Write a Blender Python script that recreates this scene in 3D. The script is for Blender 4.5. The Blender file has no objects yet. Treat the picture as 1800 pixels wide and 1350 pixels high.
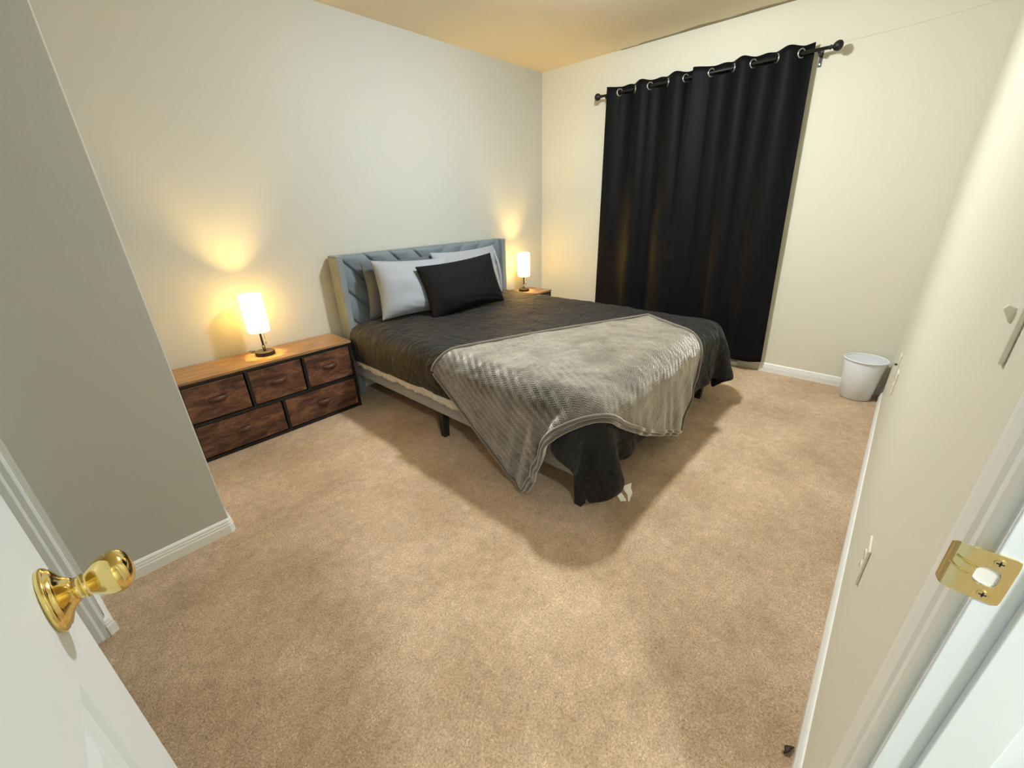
import bpy, bmesh, math, random
import numpy as np
from mathutils import Vector, Matrix, Euler
from mathutils import noise as mnoise

scene = bpy.context.scene
C = scene.collection
PI = math.pi
random.seed(7)

# ------------------------------------------------------------------ camera
cd = bpy.data.cameras.new('camera')
cam = bpy.data.objects.new('camera', cd)
C.objects.link(cam)
cd.sensor_fit = 'HORIZONTAL'
cd.sensor_width = 36.0
cd.lens = 36.0 * 720.70 / 1800.0
cd.clip_start = 0.01
yaw, pitch, roll = math.radians(43.1247), math.radians(23.525), math.radians(-1.6738)
_f = Vector((math.cos(pitch) * math.cos(yaw), math.cos(pitch) * math.sin(yaw), -math.sin(pitch)))
_r = Vector((math.sin(yaw), -math.cos(yaw), 0))
_u = _r.cross(_f)
_R = math.cos(roll) * _r + math.sin(roll) * _u
_U = -math.sin(roll) * _r + math.cos(roll) * _u
m = Matrix((_R, _U, -_f)).transposed().to_4x4()
m.translation = Vector((0, 0, 1.3023))
cam.matrix_world = m
scene.camera = cam

# ------------------------------------------------------------------ world, exposure, light levels
w = bpy.data.worlds.new('world')
scene.world = w
w.use_nodes = True
w.node_tree.nodes['Background'].inputs[0].default_value = (0.70, 0.85, 1.0, 1)
w.node_tree.nodes['Background'].inputs[1].default_value = 0.05
scene.view_settings.view_transform = 'Standard'
scene.view_settings.look = 'None'
scene.view_settings.exposure = 0.42
scene.view_settings.gamma = 1.0
scene.view_settings.use_curve_mapping = False

CEILING_LIGHT = (2.10, 1.28)        # x, y of the room's ceiling light
CEILING_STRENGTH = 5200.0
CEILING_COLOR = (0.93, 0.98, 1.0)
HALL_STRENGTH = 3600.0
HALL_COLOR = (0.91, 0.97, 1.0)
LAMP_STRENGTH = 900.0
LAMP_COLOR = (1.0, 0.62, 0.17)

# ------------------------------------------------------------------ room numbers
XW, YH, YR, HC = 3.686, 2.946, -0.1255, 2.44     # window wall, headboard wall, door wall, ceiling
XB, YB = 0.183, 1.910                            # outside corner of the closet block
XJ, YJ = -0.245, 1.670                           # jog nearer the door
XD, YE = -0.100, 0.576                           # door leaf face, free edge
XS = 0.480                                       # strike jamb face

# ------------------------------------------------------------------ helpers
def tag(o, label=None, cat=None, group=None, kind=None):
    if label: o['label'] = label
    if cat: o['category'] = cat
    if group: o['group'] = group
    if kind: o['kind'] = kind
    return o

def thing(name, label, cat, loc=(0, 0, 0), group=None):
    o = bpy.data.objects.new(name, None)
    o.empty_display_size = 0.05
    C.objects.link(o)
    o.location = loc
    return tag(o, label, cat, group)

def worldpos(p):
    v = Vector((0, 0, 0))
    while p:
        v += p.location
        p = p.parent
    return v

def obj(name, bm, mat, parent=None, smooth=False, kind=None, bevel=0, subsurf=0, origin=None):
    """bm is in world coordinates; the object's origin goes to its parent's place (or origin)."""
    me = bpy.data.meshes.new(name)
    off = worldpos(parent)
    loc = Vector((0, 0, 0))
    if origin is not None:
        loc = Vector(origin) - off
    sh = off + loc
    if sh.length > 0:
        bmesh.ops.translate(bm, verts=bm.verts, vec=-sh)
    bmesh.ops.recalc_face_normals(bm, faces=bm.faces) if kind != 'keep' else None
    bm.to_mesh(me)
    bm.free()
    o = bpy.data.objects.new(name, me)
    C.objects.link(o)
    o.parent = parent
    o.location = loc
    for mm in (mat if isinstance(mat, (list, tuple)) else [mat]):
        me.materials.append(mm)
    if smooth:
        for p in me.polygons:
            p.use_smooth = True
    if bevel:
        b = o.modifiers.new('bevel', 'BEVEL')
        b.width = bevel
        b.segments = 3
        b.limit_method = 'ANGLE'
        b.angle_limit = math.radians(40)
        for p in me.polygons:
            p.use_smooth = True
        b.harden_normals = True
    if subsurf:
        s = o.modifiers.new('sub', 'SUBSURF')
        s.levels = s.render_levels = subsurf
        for p in me.polygons:
            p.use_smooth = True
    if kind and kind != 'keep':
        o['kind'] = kind
    return o

def box(bm, x0, x1, y0, y1, z0, z1, mi=0):
    vs = [bm.verts.new((x, y, z)) for z in (z0, z1) for y in (y0, y1) for x in (x0, x1)]
    for f in ((0, 2, 3, 1), (4, 5, 7, 6), (0, 1, 5, 4), (2, 6, 7, 3), (0, 4, 6, 2), (1, 3, 7, 5)):
        fc = bm.faces.new([vs[i] for i in f])
        fc.material_index = mi
    return vs

def nb():
    return bmesh.new()

def bx(*a):
    bm = nb()
    box(bm, *a)
    return bm

def tube(bm, pts, r, seg=12, closed=False, cap=True):
    pts = [Vector(p) for p in pts]
    n = len(pts)
    rs = r if isinstance(r, (list, tuple)) else [r] * n
    rings = []
    prev = None
    for i, p in enumerate(pts):
        if closed:
            t = (pts[(i + 1) % n] - pts[i - 1]).normalized()
        else:
            t = (pts[min(i + 1, n - 1)] - pts[max(i - 1, 0)]).normalized()
        if prev is None:
            a = Vector((0, 0, 1)) if abs(t.z) < 0.9 else Vector((1, 0, 0))
            nrm = t.cross(a).normalized()
        else:
            nrm = (prev - t * prev.dot(t)).normalized()
        prev = nrm
        b = t.cross(nrm)
        rings.append([bm.verts.new(p + (nrm * math.cos(2 * PI * k / seg) + b * math.sin(2 * PI * k / seg)) * rs[i]) for k in range(seg)])
    for i in range(n if closed else n - 1):
        a, b = rings[i], rings[(i + 1) % n]
        for k in range(seg):
            bm.faces.new((a[k], a[(k + 1) % seg], b[(k + 1) % seg], b[k]))
    if cap and not closed:
        bm.faces.new(rings[0][::-1])
        bm.faces.new(rings[-1])

def lathe(bm, prof, origin, axis='z', seg=40, scale=(1, 1)):
    """prof = [(radius, height along axis)]"""
    o = Vector(origin)
    rings = []
    for r, h in prof:
        if r < 1e-6:
            p = {'z': (0, 0, h), 'x': (h, 0, 0), 'y': (0, h, 0)}[axis]
            rings.append([bm.verts.new(o + Vector(p))])
        else:
            ring = []
            for k in range(seg):
                c, s = math.cos(2 * PI * k / seg) * r * scale[0], math.sin(2 * PI * k / seg) * r * scale[1]
                p = {'z': (c, s, h), 'x': (h, c, s), 'y': (s, h, c)}[axis]
                ring.append(bm.verts.new(o + Vector(p)))
            rings.append(ring)
    for a, b in zip(rings, rings[1:]):
        if len(a) == 1 and len(b) == 1:
            continue
        for k in range(seg):
            k2 = (k + 1) % seg
            if len(a) == 1:
                bm.faces.new((a[0], b[k2], b[k]))
            elif len(b) == 1:
                bm.faces.new((a[k], a[k2], b[0]))
            else:
                bm.faces.new((a[k], a[k2], b[k2], b[k]))

def prism(bm, pts, axis, a, b):
    """closed polygon in the plane across axis, extruded from a to b. pts are the two other coords in x,y,z order"""
    def mk(p, t):
        return {'x': (t, p[0], p[1]), 'y': (p[0], t, p[1]), 'z': (p[0], p[1], t)}[axis]
    A = [bm.verts.new(mk(p, a)) for p in pts]
    B = [bm.verts.new(mk(p, b)) for p in pts]
    n = len(pts)
    bm.faces.new(A)
    bm.faces.new(B[::-1])
    for i in range(n):
        bm.faces.new((A[i], B[i], B[(i + 1) % n], A[(i + 1) % n]))

def grid_bm(P, uv=None):
    n, mm = P.shape[:2]
    bm = nb()
    vs = [[bm.verts.new(P[i, j]) for j in range(mm)] for i in range(n)]
    L = bm.loops.layers.uv.new('UVMap')
    for i in range(n - 1):
        for j in range(mm - 1):
            ids = ((i, j), (i + 1, j), (i + 1, j + 1), (i, j + 1))
            f = bm.faces.new([vs[a][b] for a, b in ids])
            f.smooth = True
            for lp, (a, b) in zip(f.loops, ids):
                lp[L].uv = uv[a, b] if uv is not None else (a / (n - 1), b / (mm - 1))
    return bm

# ------------------------------------------------------------------ materials
def newmat(name):
    mt = bpy.data.materials.new(name)
    mt.use_nodes = True
    return mt, mt.node_tree, mt.node_tree.nodes['Principled BSDF']

def N(nt, t, **kw):
    n = nt.nodes.new(t)
    for k, v in kw.items():
        if k.startswith('i_'):
            n.inputs[k[2:].replace('_', ' ')].default_value = v
        else:
            setattr(n, k, v)
    return n

def mat(name, col, rough=0.6, metal=0.0, bump=0.0, bscale=100.0, var=0.0, vscale=3.0, sheen=0.0, spec=0.5, sheen_col=(1, 1, 1), sheen_rough=0.4, bdist=0.002, coat=0.0):
    mt, nt, p = newmat(name)
    p.inputs['Base Color'].default_value = (*col, 1)
    p.inputs['Roughness'].default_value = rough
    p.inputs['Metallic'].default_value = metal
    p.inputs['Specular IOR Level'].default_value = spec
    p.inputs['Sheen Weight'].default_value = sheen
    p.inputs['Sheen Roughness'].default_value = sheen_rough
    p.inputs['Sheen Tint'].default_value = (*sheen_col, 1)
    p.inputs['Coat Weight'].default_value = coat
    tc = N(nt, 'ShaderNodeTexCoord')
    if var:
        no = N(nt, 'ShaderNodeTexNoise')
        no.inputs['Scale'].default_value = vscale
        no.inputs['Detail'].default_value = 4
        nt.links.new(tc.outputs['Object'], no.inputs['Vector'])
        mx = N(nt, 'ShaderNodeMix', data_type='RGBA')
        mx.inputs[6].default_value = (*[max(0, c * (1 - var)) for c in col], 1)
        mx.inputs[7].default_value = (*[min(1, c * (1 + var)) for c in col], 1)
        nt.links.new(no.outputs['Fac'], mx.inputs[0])
        nt.links.new(mx.outputs[2], p.inputs['Base Color'])
    if bump:
        no = N(nt, 'ShaderNodeTexNoise')
        no.inputs['Scale'].default_value = bscale
        no.inputs['Detail'].default_value = 3
        nt.links.new(tc.outputs['Object'], no.inputs['Vector'])
        b = N(nt, 'ShaderNodeBump')
        b.inputs['Strength'].default_value = bump
        b.inputs['Distance'].default_value = bdist
        nt.links.new(no.outputs['Fac'], b.inputs['Height'])
        nt.links.new(b.outputs['Normal'], p.inputs['Normal'])
    return mt

M = {}
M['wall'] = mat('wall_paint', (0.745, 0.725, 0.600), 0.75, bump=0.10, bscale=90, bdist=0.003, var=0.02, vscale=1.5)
M['wall_dim'] = mat('dimmed_wall_paint', (0.520, 0.530, 0.482), 0.75, bump=0.10, bscale=90, bdist=0.003, var=0.02, vscale=1.5)  # same wall paint, dimmer light on these walls put into a greyer colour
M['ceiling'] = mat('ceiling_paint', (0.83, 0.73, 0.54), 0.9, bump=0.25, bscale=70, bdist=0.004)
M['lap'] = mat('ceiling_paint_lap', (0.33, 0.28, 0.17), 0.9)
M['trim'] = mat('white_trim_gloss', (0.87, 0.88, 0.84), 0.35, bump=0.05, bscale=25, bdist=0.002)
M['door'] = mat('white_door_paint', (0.80, 0.88, 0.93), 0.38, bump=0.06, bscale=60, bdist=0.001)
M['brass'] = mat('polished_brass', (0.83, 0.66, 0.26), 0.10, metal=1.0)
M['brass_dull'] = mat('brass_plate', (0.80, 0.72, 0.40), 0.26, metal=1.0, bump=0.03, bscale=200)
M['screw'] = mat('dark_brass_screw', (0.40, 0.32, 0.12), 0.35, metal=1.0)
M['scrap'] = mat('dark_brown_scrap', (0.035, 0.022, 0.012), 0.6)
M['black_metal'] = mat('black_powder_coat', (0.004, 0.004, 0.0045), 0.5)
M['black_leg'] = mat('black_plastic', (0.010, 0.010, 0.011), 0.5)
M['nickel'] = mat('nickel', (0.62, 0.62, 0.60), 0.28, metal=1.0)
M['chrome'] = mat('chain_metal', (0.8, 0.76, 0.66), 0.2, metal=1.0)
M['bin'] = mat('white_plastic', (0.80, 0.83, 0.86), 0.42)
M['plate'] = mat('ivory_plastic', (0.82, 0.80, 0.68), 0.35)
M['slot'] = mat('dark_slot', (0.02, 0.02, 0.02), 0.6)
M['label'] = mat('white_label', (0.82, 0.80, 0.76), 0.8)
M['glass_dark'] = mat('night_glass', (0.01, 0.012, 0.015), 0.05)
M['sheet'] = mat('cream_sheet', (0.60, 0.55, 0.46), 0.85, bump=0.5, bscale=30, bdist=0.01)
M['rail'] = mat('grey_velvet_rail', (0.28, 0.28, 0.265), 0.8, bump=0.2, bscale=300, sheen=0.35, sheen_rough=0.4)
M['head'] = mat('blue_grey_velvet', (0.155, 0.195, 0.225), 0.75, bump=0.15, bscale=400, var=0.12, vscale=6, sheen=0.55, sheen_rough=0.35, sheen_col=(0.85, 0.95, 1.0))
M['wing'] = mat('grey_velvet_wing', (0.20, 0.23, 0.24), 0.75, bump=0.15, bscale=400, var=0.15, vscale=9, sheen=0.5, sheen_rough=0.35)
M['pillow'] = mat('light_grey_microfibre', (0.31, 0.33, 0.37), 0.7, bump=0.25, bscale=14, bdist=0.010, sheen=0.3)
M['shaded_pillow'] = mat('shaded_grey_pillowcase', (0.09, 0.105, 0.125), 0.75, bump=0.25, bscale=14, bdist=0.010, sheen=0.15)  # grey pillowcase, colour darkened for the shade behind the front pillow
M['pillow_in'] = mat('pillowcase_inside', (0.22, 0.24, 0.27), 0.8)
M['black_pillow'] = mat('black_pillowcase', (0.0050, 0.0050, 0.0065), 0.8, bump=0.3, bscale=12, bdist=0.012, sheen=0.01, spec=0.15)

def carpet_mat():
    mt, nt, p = newmat('beige_cut_pile')
    tc = N(nt, 'ShaderNodeTexCoord')
    big = N(nt, 'ShaderNodeTexNoise'); big.inputs['Scale'].default_value = 2.6; big.inputs['Detail'].default_value = 5; big.inputs['Roughness'].default_value = 0.62
    med = N(nt, 'ShaderNodeTexNoise'); med.inputs['Scale'].default_value = 24; med.inputs['Detail'].default_value = 5; med.inputs['Roughness'].default_value = 0.7
    fine = N(nt, 'ShaderNodeTexNoise'); fine.inputs['Scale'].default_value = 170; fine.inputs['Detail'].default_value = 4; fine.inputs['Roughness'].default_value = 0.75
    fine.inputs['Distortion'].default_value = 0.6
    for n in (big, med, fine):
        nt.links.new(tc.outputs['Object'], n.inputs['Vector'])
    def ramp(src, c0, c1, a=0.35, b=0.65):
        r = N(nt, 'ShaderNodeValToRGB')
        r.color_ramp.elements[0].position = a; r.color_ramp.elements[0].color = (*c0, 1)
        r.color_ramp.elements[1].position = b; r.color_ramp.elements[1].color = (*c1, 1)
        nt.links.new(src.outputs['Fac'], r.inputs['Fac'])
        return r
    r1 = ramp(fine, (0.39, 0.258, 0.150), (0.95, 0.705, 0.480), 0.30, 0.70)
    r2 = ramp(med, (0.80, 0.79, 0.77), (1.10, 1.10, 1.10), 0.3, 0.7)
    r3 = ramp(big, (0.84, 0.82, 0.78), (1.10, 1.12, 1.15), 0.38, 0.62)
    m1 = N(nt, 'ShaderNodeMix', data_type='RGBA', blend_type='MULTIPLY'); m1.inputs[0].default_value = 1
    m2 = N(nt, 'ShaderNodeMix', data_type='RGBA', blend_type='MULTIPLY'); m2.inputs[0].default_value = 1
    nt.links.new(r1.outputs[0], m1.inputs[6]); nt.links.new(r2.outputs[0], m1.inputs[7])
    nt.links.new(m1.outputs[2], m2.inputs[6]); nt.links.new(r3.outputs[0], m2.inputs[7])
    nt.links.new(m2.outputs[2], p.inputs['Base Color'])
    p.inputs['Roughness'].default_value = 0.95
    p.inputs['Specular IOR Level'].default_value = 0.15
    p.inputs['Sheen Weight'].default_value = 0.12
    add = N(nt, 'ShaderNodeMath', operation='ADD')
    mul = N(nt, 'ShaderNodeMath', operation='MULTIPLY'); mul.inputs[1].default_value = 1.6
    nt.links.new(med.outputs['Fac'], mul.inputs[0])
    nt.links.new(mul.outputs[0], add.inputs[0]); nt.links.new(fine.outputs['Fac'], add.inputs[1])
    b = N(nt, 'ShaderNodeBump'); b.inputs['Strength'].default_value = 0.9; b.inputs['Distance'].default_value = 0.006
    nt.links.new(add.outputs[0], b.inputs['Height']); nt.links.new(b.outputs['Normal'], p.inputs['Normal'])
    return mt
M['carpet'] = carpet_mat()

def wood_mat(name, dark, mid, light, rough, scale=(1.2, 6, 6), coat=0.0, knots=0.0):
    mt, nt, p = newmat(name)
    tc = N(nt, 'ShaderNodeTexCoord')
    mp = N(nt, 'ShaderNodeMapping'); mp.inputs['Scale'].default_value = scale
    nt.links.new(tc.outputs['Object'], mp.inputs['Vector'])
    a = N(nt, 'ShaderNodeTexNoise'); a.inputs['Scale'].default_value = 2.4; a.inputs['Detail'].default_value = 8; a.inputs['Roughness'].default_value = 0.66; a.inputs['Distortion'].default_value = 1.1
    nt.links.new(mp.outputs[0], a.inputs['Vector'])
    mp2 = N(nt, 'ShaderNodeMapping'); mp2.inputs['Scale'].default_value = (scale[0] * 1.5, scale[1] * 9, scale[2] * 9)
    nt.links.new(tc.outputs['Object'], mp2.inputs['Vector'])
    g = N(nt, 'ShaderNodeTexNoise'); g.inputs['Scale'].default_value = 3; g.inputs['Detail'].default_value = 4
    nt.links.new(mp2.outputs[0], g.inputs['Vector'])
    mix = N(nt, 'ShaderNodeMath', operation='MULTIPLY_ADD'); mix.inputs[1].default_value = 0.22
    nt.links.new(g.outputs['Fac'], mix.inputs[0]); nt.links.new(a.outputs['Fac'], mix.inputs[2])
    r = N(nt, 'ShaderNodeValToRGB')
    e = r.color_ramp.elements
    e[0].position = 0.42; e[0].color = (*dark, 1)
    e[1].position = 0.80; e[1].color = (*light, 1)
    x = r.color_ramp.elements.new(0.60); x.color = (*mid, 1)
    nt.links.new(mix.outputs[0], r.inputs['Fac'])
    nt.links.new(r.outputs[0], p.inputs['Base Color'])
    p.inputs['Roughness'].default_value = rough
    p.inputs['Coat Weight'].default_value = coat
    return mt
M['drawer'] = wood_mat('rustic_brown_print', (0.020, 0.0085, 0.007), (0.100, 0.038, 0.019), (0.25, 0.115, 0.058), 0.55, (3.0, 3.0, 7.5))
M['top'] = wood_mat('rustic_brown_top', (0.14, 0.065, 0.026), (0.30, 0.165, 0.07), (0.44, 0.26, 0.12), 0.32, (1.6, 9, 9))
M['pull'] = mat('brown_pull', (0.10, 0.045, 0.025), 0.5, var=0.4, vscale=20)

def curtain_mat():
    mt, nt, p = newmat('black_blackout_cloth')
    p.inputs['Base Color'].default_value = (0.0030, 0.0036, 0.0048, 1)
    p.inputs['Roughness'].default_value = 0.6
    p.inputs['Specular IOR Level'].default_value = 0.12
    p.inputs['Sheen Weight'].default_value = 0.01
    tc = N(nt, 'ShaderNodeTexCoord')
    n = N(nt, 'ShaderNodeTexNoise'); n.inputs['Scale'].default_value = 7; n.inputs['Detail'].default_value = 3
    mp = N(nt, 'ShaderNodeMapping'); mp.inputs['Scale'].default_value = (1, 1, 0.35)
    nt.links.new(tc.outputs['Object'], mp.inputs[0]); nt.links.new(mp.outputs[0], n.inputs['Vector'])
    b = N(nt, 'ShaderNodeBump'); b.inputs['Strength'].default_value = 0.35; b.inputs['Distance'].default_value = 0.02
    nt.links.new(n.outputs['Fac'], b.inputs['Height']); nt.links.new(b.outputs['Normal'], p.inputs['Normal'])
    return mt
M['curtain'] = curtain_mat()

def comforter_mat():
    mt, nt, p = newmat('black_comforter')
    p.inputs['Base Color'].default_value = (0.0095, 0.0088, 0.0088, 1)
    p.inputs['Roughness'].default_value = 0.68
    p.inputs['Specular IOR Level'].default_value = 0.22
    p.inputs['Sheen Weight'].default_value = 0.06
    p.inputs['Sheen Roughness'].default_value = 0.5
    tc = N(nt, 'ShaderNodeTexCoord')
    # creases round the quilting stitches
    d = N(nt, 'ShaderNodeTexNoise'); d.inputs['Scale'].default_value = 5.0; d.inputs['Detail'].default_value = 2
    nt.links.new(tc.outputs['UV'], d.inputs['Vector'])
    mixv = N(nt, 'ShaderNodeMix', data_type='RGBA', blend_type='LINEAR_LIGHT'); mixv.inputs[0].default_value = 0.10
    nt.links.new(tc.outputs['UV'], mixv.inputs[6]); nt.links.new(d.outputs['Color'], mixv.inputs[7])
    v = N(nt, 'ShaderNodeTexVoronoi', feature='DISTANCE_TO_EDGE'); v.inputs['Scale'].default_value = 5.5
    nt.links.new(mixv.outputs[2], v.inputs['Vector'])
    mr = N(nt, 'ShaderNodeMapRange'); mr.inputs['From Max'].default_value = 0.10
    nt.links.new(v.outputs['Distance'], mr.inputs['Value'])
    n = N(nt, 'ShaderNodeTexNoise'); n.inputs['Scale'].default_value = 7; n.inputs['Detail'].default_value = 3; n.inputs['Distortion'].default_value = 2.2
    nt.links.new(tc.outputs['UV'], n.inputs['Vector'])
    ad = N(nt, 'ShaderNodeMath', operation='MULTIPLY_ADD'); ad.inputs[1].default_value = 0.35
    nt.links.new(mr.outputs[0], ad.inputs[0]); nt.links.new(n.outputs['Fac'], ad.inputs[2])
    b = N(nt, 'ShaderNodeBump'); b.inputs['Strength'].default_value = 0.75; b.inputs['Distance'].default_value = 0.022
    nt.links.new(ad.outputs[0], b.inputs['Height']); nt.links.new(b.outputs['Normal'], p.inputs['Normal'])
    return mt
M['comforter'] = comforter_mat()

def blanket_mat(name, chevrons=True):
    """embossed zigzag fleece; UV in metres"""
    mt, nt, p = newmat(name)
    tc = N(nt, 'ShaderNodeTexCoord')
    sp = N(nt, 'ShaderNodeSeparateXYZ')
    nt.links.new(tc.outputs['UV'], sp.inputs[0])
    col = N(nt, 'ShaderNodeTexNoise'); col.inputs['Scale'].default_value = 5; col.inputs['Detail'].default_value = 5; col.inputs['Roughness'].default_value = 0.7
    nt.links.new(tc.outputs['UV'], col.inputs['Vector'])
    r = N(nt, 'ShaderNodeValToRGB')
    r.color_ramp.elements[0].position = 0.36; r.color_ramp.elements[0].color = (0.040, 0.031, 0.022, 1)
    r.color_ramp.elements[1].position = 0.64; r.color_ramp.elements[1].color = (0.165, 0.142, 0.110, 1)
    nt.links.new(col.outputs['Fac'], r.inputs['Fac'])
    nt.links.new(r.outputs[0], p.inputs['Base Color'])
    p.inputs['Roughness'].default_value = 0.85
    p.inputs['Specular IOR Level'].default_value = 0.10
    p.inputs['Sheen Weight'].default_value = 0.35
    p.inputs['Sheen Roughness'].default_value = 0.5
    p.inputs['Sheen Tint'].default_value = (1.0, 0.97, 0.90, 1)
    fine = N(nt, 'ShaderNodeTexNoise'); fine.inputs['Scale'].default_value = 160; fine.inputs['Detail'].default_value = 2
    nt.links.new(tc.outputs['UV'], fine.inputs['Vector'])
    def math_(op, a=None, b=None, va=None, vb=None):
        n = N(nt, 'ShaderNodeMath', operation=op)
        if a is not None: nt.links.new(a, n.inputs[0])
        if b is not None: nt.links.new(b, n.inputs[1])
        if va is not None: n.inputs[0].default_value = va
        if vb is not None: n.inputs[1].default_value = vb
        return n.outputs[0]
    shn = N(nt, 'ShaderNodeBsdfSheen'); shn.inputs['Color'].default_value = (1.0, 0.96, 0.86, 1); shn.inputs['Roughness'].default_value = 0.42
    adds = N(nt, 'ShaderNodeAddShader')
    nt.links.new(p.outputs[0], adds.inputs[0]); nt.links.new(shn.outputs[0], adds.inputs[1])
    nt.links.new(adds.outputs[0], nt.nodes['Material Output'].inputs['Surface'])
    if chevrons:
        P, S = 0.032, 0.012
        a = math_('MULTIPLY', sp.outputs[0], vb=1 / P)
        tri = math_('PINGPONG', a, vb=0.5)                 # 0..0.5
        zz = math_('MULTIPLY', tri, vb=P * 1.25)
        yy = math_('ADD', sp.outputs[1], zz)
        y2 = math_('MULTIPLY', yy, vb=1 / S)
        s = math_('FRACT', y2)
        k = math_('PINGPONG', s, vb=0.5)
        k2 = math_('MULTIPLY', k, vb=3.2)
        k3 = math_('MINIMUM', k2, vb=1.0)
        edge = k3
        hgt = math_('ADD', math_('MULTIPLY', edge, vb=0.6), math_('MULTIPLY', fine.outputs['Fac'], vb=0.6))
    else:
        hgt = math_('MULTIPLY', fine.outputs['Fac'], vb=0.8)
    b = N(nt, 'ShaderNodeBump'); b.inputs['Strength'].default_value = 0.8; b.inputs['Distance'].default_value = 0.004
    nt.links.new(hgt, b.inputs['Height']); nt.links.new(b.outputs['Normal'], p.inputs['Normal']); nt.links.new(b.outputs['Normal'], shn.inputs['Normal'])
    return mt
M['blanket'] = blanket_mat('grey_chevron_fleece')
M['blanket_edge'] = blanket_mat('grey_fleece_border', False)

def shade_mat():
    mt, nt, p = newmat('white_lampshade_fabric')
    nt.nodes.remove(p)
    out = nt.nodes['Material Output']
    d = N(nt, 'ShaderNodeBsdfDiffuse'); d.inputs[0].default_value = (0.85, 0.80, 0.66, 1)
    t = N(nt, 'ShaderNodeBsdfTranslucent'); t.inputs[0].default_value = (0.92, 0.86, 0.66, 1)
    mx = N(nt, 'ShaderNodeMixShader'); mx.inputs[0].default_value = 0.75
    nt.links.new(d.outputs[0], mx.inputs[1]); nt.links.new(t.outputs[0], mx.inputs[2])
    nt.links.new(mx.outputs[0], out.inputs['Surface'])
    return mt
M['shade'] = shade_mat()

def emis(name, col, s):
    mt, nt, p = newmat(name)
    p.inputs['Base Color'].default_value = (*col, 1)
    p.inputs['Emission Color'].default_value = (*col, 1)
    p.inputs['Emission Strength'].default_value = s
    return mt
M['diffuser'] = emis('ceiling_diffuser', CEILING_COLOR, CEILING_STRENGTH / 10)
M['hall_diffuser'] = emis('hall_diffuser', HALL_COLOR, HALL_STRENGTH / 10)
M['bulb'] = emis('warm_bulb', LAMP_COLOR, LAMP_STRENGTH)

# ------------------------------------------------------------------ the room shell
def struct(name, bm, mt, parent=None, **kw):
    return obj(name, bm, mt, parent, kind='structure', **kw)

T = 0.115
struct('floor', bx(-1.7, XW + T, -1.9, YH + T, -0.06, 0.0), M['carpet'])
struct('ceiling', bx(-1.7, XW + T, -1.9, YH + T, HC, HC + 0.06), M['ceiling'])
struct('wall_headboard', bx(XB - T, XW + T, YH, YH + T, 0, HC), M['wall_dim'])
# window wall with the opening of the patio door behind the curtains
bm = nb()
box(bm, XW, XW + T, 2.08, YH, 0, HC)
box(bm, XW, XW + T, -1.9, 0.82, 0, HC)
box(bm, XW, XW + T, 0.82, 2.08, 2.04, HC)
struct('wall_window', bm, M['wall'])
# closet block at the left
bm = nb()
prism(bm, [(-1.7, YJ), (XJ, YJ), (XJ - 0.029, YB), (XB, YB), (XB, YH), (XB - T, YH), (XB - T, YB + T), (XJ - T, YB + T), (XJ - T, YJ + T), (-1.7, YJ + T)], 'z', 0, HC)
struct('wall_closet', bm, M['wall_dim'], bevel=0.006)
# the door wall with the doorway the photo is taken from
bm = nb()
box(bm, XS + 0.02, XW, YR - T, YR, 0, HC)
box(bm, -1.7, XD - 0.02, YR - T, YR, 0, HC)
box(bm, XD - 0.02, XS + 0.02, YR - T, YR, 2.07, HC)
struct('wall_door', bm, M['wall'])
struct('wall_left', bx(-1.7 - T, -1.7, -1.9, YH + T, 0, HC), M['wall'])
struct('wall_hall', bx(-1.7, XW, -1.9 - T, -1.9, 0, HC), M['wall'])

# door casing and jambs
def casing_profile(w_):                                   # (across, out) across 0 = edge at the jamb
    return [(0, 0), (0, 0.007), (0.006, 0.010), (0.018, 0.0105), (0.024, 0.0135), (0.050, 0.0155), (w_ - 0.006, 0.0150), (w_, 0.011), (w_, 0)]
bm = nb()
cw = 0.073
prism(bm, [(XS + 0.012 + a, YR + o) for a, o in casing_profile(cw)], 'z', 0, 2.07)
prism(bm, [(XD - 0.012 - a, YR + o) for a, o in casing_profile(cw)], 'z', 0, 2.07)
prism(bm, [(YR + o, 2.062 + a) for a, o in casing_profile(cw)], 'x', XD - 0.085, XS + 0.085)
prism(bm, [(XS + 0.012 + a, YR - T - o) for a, o in casing_profile(cw)], 'z', 0, 2.07)
prism(bm, [(XD - 0.012 - a, YR - T - o) for a, o in casing_profile(cw)], 'z', 0, 2.07)
struct('trim_1', bm, M['trim'])
bm = nb()
box(bm, XS, XS + 0.02, YR - T, YR, 0, 2.07)
box(bm, XD - 0.02, XD, YR - T, YR, 0, 2.07)
box(bm, XD, XS, YR - T, YR, 2.05, 2.07)
struct('trim_2', bm, M['door'], bevel=0.002)
bm = nb()
box(bm, XS - 0.010, XS, YR - 0.065, YR - 0.026, 0, 2.05)
struct('trim_3', bm, M['door'], bevel=0.002)

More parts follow.
